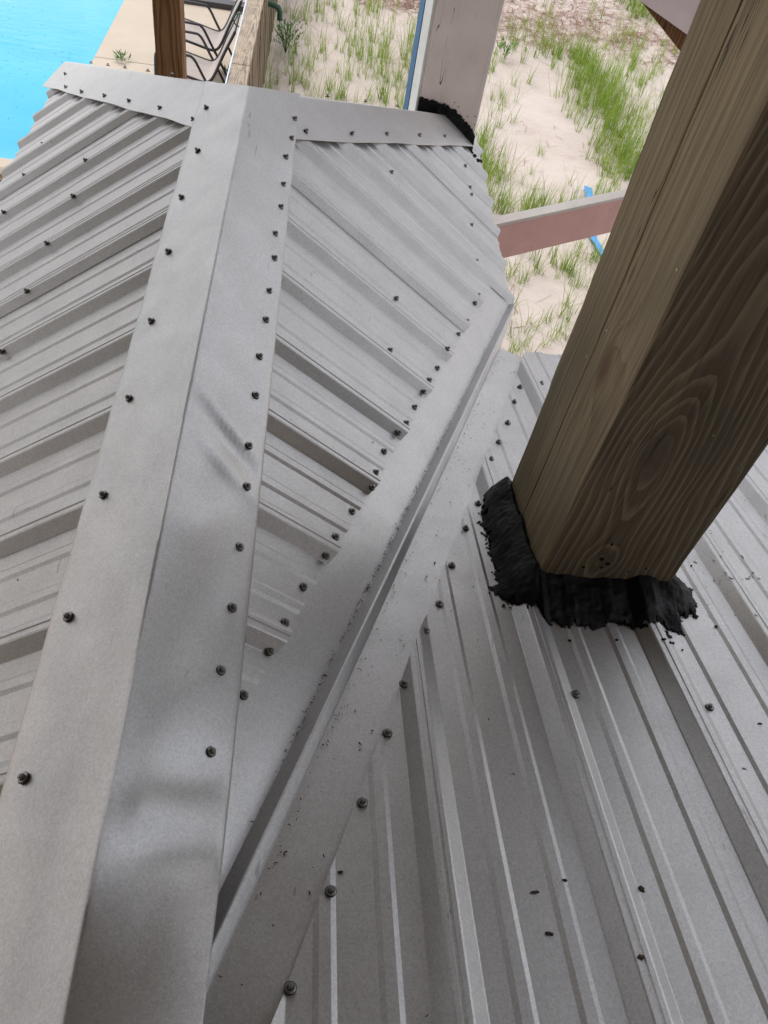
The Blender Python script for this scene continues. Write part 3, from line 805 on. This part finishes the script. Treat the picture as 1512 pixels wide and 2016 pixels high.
# ------------------------------------------------------------------ painted post at the far corner, blue strip, tar
WX0, WX1, WY0, WY1 = 0.450, 0.716, 3.570, 3.836
wp = thing('painted_post', (0.58, 3.7, 0), 'square mauve-grey painted post rising from black tar at the roof corner', 'post')
board('shaft', wp, WX0, WX1, WY0, WY1, 0, CEIL_Z, (CREAM, CREAM), 0.004)
mb = MB(); mb.box(WX0 - 0.012, WX0 - 0.0005, WY0 + 0.006, WY1 - 0.002, 2.3, CEIL_Z - 0.001)  # thin skin over the post's left side to carry its sky-lit tone
o = link('lit_side_face', mb.mesh('lit_side_face', LITSIDEP), wp); tag(o, 'whiter side face of the painted post, skylight put into its colour')
mb = MB(); mb.box(WX0 - 0.014, WX0 + 0.03, WY1 + 0.014, WY1 + 0.20, 2.3, CEIL_Z - 0.001)
o = link('blue_strip', mb.mesh('blue_strip', BLUEP), wp); tag(o, 'blue painted strip behind the whiter side face')
wt = thing('corner_tar', (0.6, 3.57, 2.65), 'black tar patch across the foot of the mauve-grey painted post', 'tar')
def wtop(x):
    pts = ((0.43,-1.425),(0.457,-1.424),(0.515,-1.430),(0.569,-1.440),(0.61,-1.456),(0.659,-1.492),(0.69,-1.515),(0.716,-1.545),(0.75,-1.59))
    for (a, za), (b_, zb) in zip(pts, pts[1:]):
        if x <= b_: return za + (zb - za) * (x - a) / (b_ - a)
    return -1.6
def wbot(x):
    za = ZR - (x - XR) * TA - HC; ze_ = ZR - TE * (WY0 - YA) - HC
    return min(za, ze_) - 0.02
def wkeep(x, z):
    zz = z - HC
    return wbot(x) < zz < wtop(x) + 0.008 * fbm(x * 60, 1, 3) + 0.006 * fbm(x * 190, 4, 1) and x < WX1 + 0.006
tar_field('tar_smear', wt, 0.446, 0.726, 2.50, 2.86, 0.0045,
          lambda x, z, t: Vector((x, WY0 - t, z)), wkeep, lambda x, z: 0.006 + 0.004 * fbm(x * 40, z * 40, 2) + 0.022 * max(0.0, 1 - (z - HC - wbot(x)) / 0.05), None)
fl = MB()
for x, y, r in ((0.735, 3.548, 0.014), (0.75, 3.53, 0.012), (0.728, 3.528, 0.010), (0.742, 3.505, 0.008), (0.715, 3.545, 0.012), (0.765, 3.552, 0.012)):
    s_ = (x - XR) / CA
    fleck(PA(1, y, s_, height(y, 0.671) + 0.001), Vector((CA, 0, -SA)), Vector((0, 1, 0)), NAR, r, 0.006)
for x, z, r in ((0.62,-1.44,0.004),(0.668,-1.475,0.004),(0.70,-1.47,0.005),(0.705,-1.505,0.004),(0.60,-1.425,0.003)):
    fleck(Vector((x, WY0 - 0.0005, HC + z)), ux, uz, ny_, r, 0.002)
o = link('tar_flecks', fl.mesh('tar_flecks', TAR), wt); tag(o, kind='stuff')

# ------------------------------------------------------------------ warm brown post behind the hip
bp = thing('porch_post', (-0.68, 4.16, 0), 'red-brown square timber post behind the hip cap near the patio chairs', 'post')
board('shaft', bp, -0.744, -0.622, 4.10, 4.235, 0, CEIL_Z, (POST_WARM, POST_WARM), 0.004)

# ------------------------------------------------------------------ pink rail, pale post, lilac-topped stringer
pr = thing('pink_rail', (1.2, 3.9, 2.1), 'dusty pink painted rail board with pale grey top between two posts', 'rail')
d = Vector((1.95 - 0.72, 4.28 - 3.545, 0)); p0 = Vector((0.735, 3.553, 0)); p1 = p0 + d * 1.0
mb = MB(); mb.beam(p0 + Vector((0,0,HC-2.112)), p1 + Vector((0,0,HC-2.112)), 0.040, 0.205)
link('rail_board', mb.mesh('rail_board', PINKP), pr)
mb = MB(); mb.beam(p0 + Vector((0,0,HC-2.000)), p1 + Vector((0,0,HC-2.000)), 0.062, 0.016)
link('top_strip', mb.mesh('top_strip', GREYP), pr)
tp = thing('pale_post', (1.97, 4.62, 0), 'pale new timber post half hidden behind the dark timber post', 'post')
board('shaft', tp, 1.932, 2.022, 4.56, 4.65, 0, HC - 1.40, (TANW, TANW), 0.004)
st = thing('stair_rail', (1.7, 4.4, 2.9), 'lilac painted board sloping down over a brown stringer', 'rail')
mb = MB()
mb.add([(1.20,4.36,HC-1.038),(2.15,4.36,HC-1.396),(2.15,4.36,HC-1.05),(1.20,4.36,HC-0.70),(1.20,4.40,HC-1.038),(2.15,4.40,HC-1.396),(2.15,4.40,HC-1.05),(1.20,4.40,HC-0.70)],
       [(0,1,2,3),(7,6,5,4),(0,4,5,1),(1,5,6,2),(2,6,7,3),(3,7,4,0)])
link('painted_board', mb.mesh('painted_board', LILACP), st)
mb = MB()
mb.add([(1.33,4.41,HC-1.034),(2.10,4.41,HC-1.54),(2.10,4.41,HC-1.20),(1.33,4.41,HC-0.90),(1.33,4.45,HC-1.034),(2.10,4.45,HC-1.54),(2.10,4.45,HC-1.20),(1.33,4.45,HC-0.90)],
       [(0,1,2,3),(7,6,5,4),(0,4,5,1),(1,5,6,2),(2,6,7,3),(3,7,4,0)])
link('stringer', mb.mesh('stringer', BROWNW), st)

# ------------------------------------------------------------------ board fence along the pool deck
fence = thing('board_fence', (-0.66, 9.5, 0), 'weathered board fence with a flat grey cap between pool deck and sand', 'fence')
FT = HC - 3.1
for i, (y0, y1) in enumerate(((2.6, 5.2), (5.2, 7.93), (7.93, 10.6), (10.6, 13.4), (13.4, 16.2))):
    mb = MB(); mb.box(-0.757 + 0.004*(i%2), -0.595 + 0.004*(i%2), y0 + 0.003, y1 - 0.003, FT - 0.038, FT - 0.002*(i%2))
    o = link('cap_board', mb.mesh('cap_board', RAILW), fence)
pk = []
for k in range(4):
    mb = MB(); hh = FT - 0.045 - 0.01 * k; mb.box(-0.010, 0.010, -0.066, 0.066, 0.02, hh); pk.append(mb.mesh('picket', PICKW))
for k in range(98):
    o = link('picket', pk[k % 4], fence); y = 2.65 + k * 0.139
    o.location = (-0.612 + random.uniform(-0.006, 0.010), y, random.uniform(-0.01, 0.0)); o.rotation_euler = (0, random.uniform(-0.01, 0.01), random.uniform(-0.05, 0.05))
for z in (0.30, 0.85):
    mb = MB(); mb.box(-0.665, -0.628, 2.6, 16.2, z, z + 0.09); link('back_rail', mb.mesh('back_rail', PICKW), fence)
for k in range(6):
    y = 2.7 + k * 2.66
    mb = MB(); mb.box(-0.75, -0.668, y - 0.045, y + 0.045, 0, FT - 0.042); link('fence_post', mb.mesh('fence_post', RAILW), fence)
m, nt, b = mat('clear_rope_light'); ROPE = m
b.inputs['Base Color'].default_value = (0.62, 0.70, 0.85, 1); b.inputs['Roughness'].default_value = 0.25
mb = MB(); mb.tube([(-0.766 + 0.002*math.sin(y*3), y, FT - 0.010 + 0.003*math.sin(y*2.1)) for y in np.linspace(2.6, 16.2, 70)], 0.009, 6)
tag(link('rope_light', mb.mesh('rope_light', ROPE, 60)), 'clear bluish rope light along the edge of the fence cap', 'rope light')
mb = MB(); mb.tube([(-0.80 + 0.075*math.cos(a), 9.32 + 0.01*math.sin(a), HC - 3.215 + 0.06*math.sin(a)) for a in np.linspace(0.5, 5.9, 18)], 0.007, 6)
tag(link('wire_hook', mb.mesh('wire_hook', GREENM, 60)), 'grey-green curved wire hook on the side of the fence', 'hook')
mb = MB(); mb.tube([(-0.60, 10.5, HC-3.40), (-0.52, 10.5, HC-3.41), (-0.475, 10.5, HC-3.43), (-0.455, 10.5, HC-3.47), (-0.455, 10.5, HC-3.56)], 0.032, 10)
tag(link('pipe_elbow', mb.mesh('pipe_elbow', GREENM, 50)), 'dark green pipe elbow sticking out of the fence boards', 'pipe')

# ------------------------------------------------------------------ patio chairs
def smooth_path(pts, n=5):
    out = []
    P = [Vector(p) for p in pts]
    for i in range(len(P) - 1):
        p0, p1, p2, p3 = P[max(i-1,0)], P[i], P[i+1], P[min(i+2,len(P)-1)]
        for k in range(n):
            t = k / n
            out.append(0.5*((2*p1) + (p2-p0)*t + (2*p0-5*p1+4*p2-p3)*t*t + (3*p1-p0-3*p2+p3)*t**3))
    out.append(P[-1]); return out
def make_chair(jx, yc, label):
    t = thing('patio_chair', (jx - 0.2, yc, 0), label, 'chair', 'sling chairs on the pool deck')
    W = 0.285
    arm = [(-0.56,0.012),(-0.555,0.30),(-0.545,0.55),(-0.53,0.60),(-0.49,0.625),(-0.22,0.62),(-0.165,0.605),(-0.125,0.56),(-0.06,0.44),(0.0,0.335),(0.09,0.17),(0.17,0.012)]
    rail = [(-0.53,0.44),(-0.45,0.445),(-0.25,0.405),(-0.07,0.365),(0.0,0.375),(0.06,0.45),(0.155,0.66),(0.275,0.90)]
    for sy in (-1, 1):
        mb = MB(); mb.tube(smooth_path([(jx + x, yc + sy*(W+0.022), z) for x, z in arm], 3), 0.0145, 8)
        o = link('arm_and_legs', mb.mesh('arm_and_legs', CHAIRF, 60), t)
        mb = MB(); mb.tube(smooth_path([(jx + x, yc + sy*W, z) for x, z in rail], 4), 0.0155, 8)
        link('side_rail', mb.mesh('side_rail', CHAIRF, 60), t)
        for fx in (-0.56, 0.17):
            mb = MB(); mb.tube([(jx+fx, yc + sy*(W+0.022), 0.0), (jx+fx, yc + sy*(W+0.022), 0.03)], 0.019, 8); link('foot_cap', mb.mesh('foot_cap', RUBBER), o)
    path = smooth_path([(x, 0, z) for x, z in rail], 5)
    vs = []; K = 8
    for p in path:
        for k in range(K + 1):
            yy = -W + 2*W*k/K
            sag = 0.018 * (1 - (yy/W)**2)
            vs.append((jx + p.x + sag*0.6, yc + yy, p.z - sag*0.7 + 0.006))
    mb = MB(); mb.add(vs, [(i*(K+1)+k, i*(K+1)+k+1, (i+1)*(K+1)+k+1, (i+1)*(K+1)+k) for i in range(len(path)-1) for k in range(K)])
    link('sling', mb.mesh('sling', SLING, 60), t)
    for x, z in ((-0.53,0.425),(0.275,0.90),(-0.02,0.34)):
        mb = MB(); mb.tube([(jx+x, yc-W, z), (jx+x, yc+W, z)], 0.012, 8); link('cross_bar', mb.mesh('cross_bar', CHAIRF, 60), t)
    return t
make_chair(-1.125, 9.50, 'taupe sling patio chair with charcoal frame, its legs hidden behind the grey hip cap')
make_chair(-1.140, 10.38, 'taupe sling patio chair with charcoal frame, standing next to the dark bar')
mb = MB(); mb.box(-1.95, -0.80, 12.47, 12.66, 0.0, 0.07)
tag(link('deck_bar', mb.mesh('deck_bar', CHAIRF)), 'dark grey bar lying across the pool deck behind the chairs', 'bar')

# timber edge by the near end of the pool
te = thing('timber_edging', (-3.5, 7.3, 0), 'tan timber edging below the pale coping at the pool end', 'edging')
mb = MB(); mb.box(-6.0, -2.2, 7.37, 7.50, 0.004, 0.055); o = link('edge_board', mb.mesh('edge_board', TANW), te)
mb = MB(); mb.box(-6.0, -2.2, 7.20, 7.36, 0.002, 0.03); link('edge_board', mb.mesh('edge_board', PICKW), te)
mb = MB(); mb.tube([(-2.74, 7.17, 0.03), (-2.74, 7.17, 0.10)], 0.030, 10); link('black_cap', mb.mesh('black_cap', RUBBER), te)

# blue strap on the sand under the pink rail

bsp = [Vector((3.16,8.70,0.02)), Vector((3.13,8.50,0.03)), Vector((3.09,8.25,0.05)), Vector((3.03,8.0,0.06)), Vector((3.0,7.75,0.05)), Vector((2.99,7.60,0.03)), Vector((3.0,7.45,0.05)), Vector((3.04,7.25,0.03)), Vector((3.10,7.05,0.02))]
vs = []
for i, p in enumerate(bsp):
    w_ = 0.045 if i < 6 else 0.040
    vs += [p + Vector((-w_, 0.01, 0.012)), p + Vector((w_, -0.01, 0.0)), p + Vector((w_, -0.01, -0.008)), p + Vector((-w_, 0.01, 0.004))]
fs = []
for i in range(len(bsp)-1):
    for k in range(4): fs.append((i*4+k, i*4+(k+1)%4, (i+1)*4+(k+1)%4, (i+1)*4+k))
fs += [(3,2,1,0), tuple((len(bsp)-1)*4+k for k in range(4))]
mb = MB(); mb.add(vs, fs)
tag(link('blue_strap', mb.mesh('blue_strap', BLUETAPE)), 'bright blue flat strap lying on the sand behind the pink rail', 'strap')

# ------------------------------------------------------------------ beach grass, straw, weeds
def zg(x, y): return 0.07 * fbm(x * 0.35, y * 0.35, 3.0) + 0.02 * fbm(x * 1.7, y * 1.7, 9.0) - 0.02
def blades_mesh(name, blades, mtl):
    """blades: rows x, y, z, height, azimuth, lean, curve, width, tint"""
    A_ = np.array(blades, float); N = len(A_)
    ts = np.array([0, 0.35, 0.68, 1.0]); V = np.zeros((N, 7, 3)); 
    dx, dy = np.cos(A_[:,4]), np.sin(A_[:,4])
    for k, t in enumerate(ts):
        out = A_[:,3] * (A_[:,5]*t + A_[:,6]*t*t)
        zz = A_[:,3] * t * (1 - 0.35*A_[:,6]*t)
        px, py, pz = A_[:,0] + dx*out, A_[:,1] + dy*out, A_[:,2] + zz
        w_ = A_[:,7] * (1 - 0.75*t) * 0.5
        if k < 3:
            V[:, 2*k] = np.stack([px - dy*w_, py + dx*w_, pz], 1); V[:, 2*k+1] = np.stack([px + dy*w_, py - dx*w_, pz], 1)
        else: V[:, 6] = np.stack([px, py, pz], 1)
    base = (np.arange(N)*7)[:, None]
    quads = np.concatenate([base + np.array([0,1,3,2]), base + np.array([2,3,5,4])], 1).reshape(-1, 4)
    tris = (base + np.array([4,5,6])).reshape(-1, 3)
    me = bpy.data.meshes.new(name)
    me.from_pydata(V.reshape(-1, 3).tolist(), [], quads.tolist() + tris.tolist())
    at = me.attributes.new('tint', 'FLOAT', 'POINT')
    at.data.foreach_set('value', np.repeat(A_[:,8], 7))
    me.materials.append(mtl); me.update()
    return me
CL = [(0.51,11.54,0.9,0.7,38,0.42),(0.08,12.84,0.8,0.6,32,0.40),(1.12,11.43,0.5,0.8,52,0.48),(-0.15,10.5,0.4,0.6,22,0.44),(0.75,10.25,0.8,0.3,28,0.38),(1.0,12.9,0.9,0.9,26,0.42),(0.2,14.6,2.0,1.0,46,0.4),
      (1.5,10.4,0.4,0.7,16,0.4),(-0.3,11.4,0.3,0.6,8,0.38),
      (3.84,12.05,0.42,0.6,84,0.52),(3.75,10.9,0.36,0.9,104,0.50),(3.85,9.6,0.40,0.6,84,0.46),(3.35,12.7,0.6,0.3,30,0.38),(4.4,11.4,0.5,0.8,34,0.40),(4.2,9.2,0.4,0.5,30,0.42),
      (3.3,15.0,2.0,0.8,60,0.36),(5.5,15.4,0.5,0.6,70,0.55),(5.0,13.4,0.6,0.6,30,0.36),(4.6,12.6,0.5,0.5,24,0.38),
      (2.5,12.3,0.3,1.2,20,0.34),(2.25,10.6,0.25,0.6,12,0.30),(2.9,13.6,0.8,0.6,22,0.34),
      (2.0,8.7,0.22,0.7,46,0.44),(2.3,8.05,0.40,0.25,34,0.42),(2.75,8.1,0.3,0.2,16,0.36),(3.3,8.6,0.3,0.3,16,0.36),(1.95,9.5,0.2,0.4,16,0.36),(3.45,9.4,0.12,0.3,10,0.3),
      (2.1,6.8,0.3,0.4,16,0.30),(2.55,6.95,0.3,0.3,18,0.32),(1.95,5.8,0.25,0.3,15,0.28),(2.35,6.0,0.3,0.3,16,0.28),(2.85,7.0,0.3,0.3,16,0.34),(2.1,5.3,0.4,0.3,14,0.3),(3.0,6.2,0.4,0.4,16,0.3),
      (2.80,9.45,0.12,0.08,2,0.22),(2.55,9.0,0.05,0.05,1,0.2)]
blades = []
def tuft(x, y, h, nb):
    z = zg(x, y) - 0.01
    tint0 = rng.uniform(0.1, 0.8)
    for _ in range(nb):
        hh = h * rng.uniform(0.35, 1.35)
        blades.append((x + rng.normal(0, 0.022), y + rng.normal(0, 0.022), z, hh, rng.uniform(0, 6.283), abs(rng.normal(0.12, 0.20)), abs(rng.normal(0.22, 0.32)),
                       rng.uniform(0.0042, 0.0080), min(1.0, max(0.0, tint0 + rng.normal(0, 0.18))) if rng.random() > 0.07 else 1.0))
for cx, cy, rx, ry, nt_, h in CL:
    for _ in range(nt_):
        tuft(cx + rng.normal(0, 0.62) * rx, cy + rng.normal(0, 0.62) * ry, h * rng.uniform(0.6, 1.1), rng.integers(6, 16))
for _ in range(520):                                     # the same grass away from the framed patch
    x, y = rng.uniform(-0.3, 16), rng.uniform(-1, 34)
    if 1.2 < x < 5.6 and 4.8 < y < 16.0: continue
    if x < 1.8 and y < 9.8: continue
    if x < 1.7 and y < 14 and rng.random() < 0.6: continue
    tuft(x, y, rng.uniform(0.25, 0.5), rng.integers(6, 13))
g = link('beach_grass', blades_mesh('beach_grass', blades, GRASS)); tag(g, 'tufts of green beach grass growing in pale sand', 'grass', kind='stuff')

straw = []
for _ in range(5200):
    x = rng.uniform(0.5, 7.5); y = 12.8 + abs(rng.normal(0, 1.9)) * (1.0 if x > 1.5 else 0.7) + (0 if x > 2.2 else 0.8)
    if rng.random() > 0.35 + 0.65*(fbm(x*1.1, y*0.9, 4) > -0.05): continue
    straw.append((x, y, zg(x, y) + rng.uniform(0.002, 0.02), rng.uniform(0.10, 0.30), rng.uniform(0, 6.283), 1.0, rng.uniform(-0.1, 0.1), rng.uniform(0.005, 0.010), 0.5))
for _ in range(900):                                     # dead stems and twigs among the tufts
    x, y = rng.uniform(-0.4, 6.0), rng.uniform(5.0, 15.0)
    if fbm(x*0.9, y*0.9, 14) < -0.05: continue
    straw.append((x, y, zg(x, y) + rng.uniform(0.004, 0.012), rng.uniform(0.04, 0.22), rng.uniform(0, 6.283), 1.0, 0, rng.uniform(0.003, 0.007), 0.5))
S_ = np.array(straw); N = len(S_); V = np.zeros((N, 4, 3)); dx, dy = np.cos(S_[:,4]), np.sin(S_[:,4])
for k, (a_, w_) in enumerate(((0,-1),(0,1),(1,1),(1,-1))):
    V[:, k, 0] = S_[:,0] + dx*S_[:,3]*a_ - dy*S_[:,7]*0.5*w_; V[:, k, 1] = S_[:,1] + dy*S_[:,3]*a_ + dx*S_[:,7]*0.5*w_; V[:, k, 2] = S_[:,2] + 0.012*a_
me = bpy.data.meshes.new('pine_straw'); me.from_pydata(V.reshape(-1,3).tolist(), [], (np.arange(N)[:,None]*4 + np.arange(4)).tolist()); me.materials.append(STRAW); me.update()
tag(link('pine_straw', me), 'reddish brown pine straw scattered on the sand', 'straw', kind='stuff')

def weed(name, x, y, h, r, nl, label, z=None, flower=False):
    z = zg(x, y) if z is None else z
    t = thing(name, (x, y, z), label, 'weed')
    stem = MB(); lv = []
    for k in range(max(3, nl // 14)):
        a = rng.uniform(0, 6.283); rr = r * rng.uniform(0.2, 1.0)
        stem.tube([(x, y, z), (x + rr*0.4*math.cos(a), y + rr*0.4*math.sin(a), z + h*0.5), (x + rr*math.cos(a), y + rr*math.sin(a), z + h*rng.uniform(0.7, 1.1))], 0.003, 4)
    link('stem', stem.mesh('stem', LEAF), t)
    for _ in range(nl):
        a = rng.uniform(0, 6.283); rr = r * math.sqrt(rng.random()); zz = z + h * rng.uniform(0.25, 1.05)
        lv.append((x + rr*math.cos(a), y + rr*math.sin(a), zz, rng.uniform(0.03, 0.055), a + rng.normal(0, 0.6), 0.9, 0.1, 0.020, rng.uniform(0.2, 0.9)))
    me = blades_mesh('leaves', lv, LEAF); o = link('leaves', me, t); tag(o, kind='stuff')
weed('leafy_weed', -0.40, 11.35, 0.34, 0.20, 190, 'bushy green weed beside the fence at the edge of the sand')
weed('joint_weed', -2.27, 10.37, 0.05, 0.09, 40, 'small yellow-green weed in the concrete joint near the pool', z=0.0)
weed('deck_weed', -1.02, 10.30, 0.08, 0.07, 26, 'small green weed under the patio chairs', z=0.0)
weed('sand_weed', 2.62, 12.2, 0.22, 0.13, 60, 'small leafy weed on the sand beside the painted post')

# ------------------------------------------------------------------ grit and leaf bits on the roofs
fl = MB()
def bit(o, u, v_, n_, r):
    """small curled scrap: a bent strip"""
    a0 = random.random()*6.28; bend = random.uniform(0.4, 2.4); L = r; w_ = r*random.uniform(0.14, 0.3); vs = []
    for k in range(4):
        a = a0 + bend*k/3; rad = L*0.8
        for s_ in (-w_, w_):
            vs.append(o + u*((rad+s_)*math.cos(a) - rad*math.cos(a0)) + v_*((rad+s_)*math.sin(a) - rad*math.sin(a0)) + n_*(0.0007 + 0.0006*(k % 2)))
    fl.add(vs, [(2*k, 2*k+1, 2*k+3, 2*k+2) for k in range(3)])
def vpt(y, off): return Vector((vx(y), y, ZB0 - TB*y)) + off
for _ in range(420):
    y = random.triangular(0.35, 2.3, 0.85); dd = abs(random.gauss(0, 0.0028))
    bit(vpt(y, ea*(0.008 + dd) - NAR*0.0008), vd, ea, NAR, random.uniform(0.0018, 0.0042))
for _ in range(150):
    y = random.uniform(0.3, 2.05); dd = abs(random.gauss(0, 0.005))
    bit(vpt(y, eb*(0.035 + dd) - NB*0.001), vd, eb, NB, random.uniform(0.0016, 0.004))
for _ in range(60):
    y = random.uniform(0.2, 2.0); bit(vpt(y, eb*random.uniform(0.035, 0.10) - NB*0.0018), vd, eb, NB, random.uniform(0.002, 0.005))
for _ in range(110):
    x, y = random.uniform(0.1, 1.6), random.uniform(0.1, 1.9)
    if y > (x - 0.13 - VX0)/VK or (X0-0.1 < x < X1+0.08 and 0.75 < y < 1.25): continue
    bit(PB(x, y, height(x, 0.470)), ux, uy, NB, random.uniform(0.0015, 0.004))
for k in range(38):
    x, y = random.gauss(0.95, 0.06), random.gauss(1.0, 0.12); bit(PB(x, y, height(x, 0.470)), ux, uy, NB, random.uniform(0.003, 0.007))
for x, y, r in ((0.36,0.299,0.008),(0.366,0.247,0.007),(0.403,0.314,0.006),(0.507,0.306,0.006),(0.109,0.32,0.005),(0.468,0.211,0.006),(0.815,0.591,0.006)):
    fleck(PB(x, y, height(x, 0.470) + 0.0005), ux, uy, NB, r, 0.0015)
for _ in range(40):
    y, s_ = random.uniform(0.5, 3.2), random.uniform(0.2, 0.9)
    if s_ < (vx(y) - 0.1 - XR)/CA or y > 2.5: bit(PA(1, y, s_, height(y, 0.671)), Vector((0,1,0)), Vector((CA,0,-SA)), NAR, random.uniform(0.002, 0.005))
    bit(PA(-1, y, s_, height(y, 0.650)), Vector((0,1,0)), Vector((-CA,0,-SA)), NAL, random.uniform(0.002, 0.004))
tag(link('leaf_litter', fl.mesh('leaf_litter', DEBRIS)), 'dark leaf bits and grit lying in the valley and on the sheets', 'litter', kind='stuff')
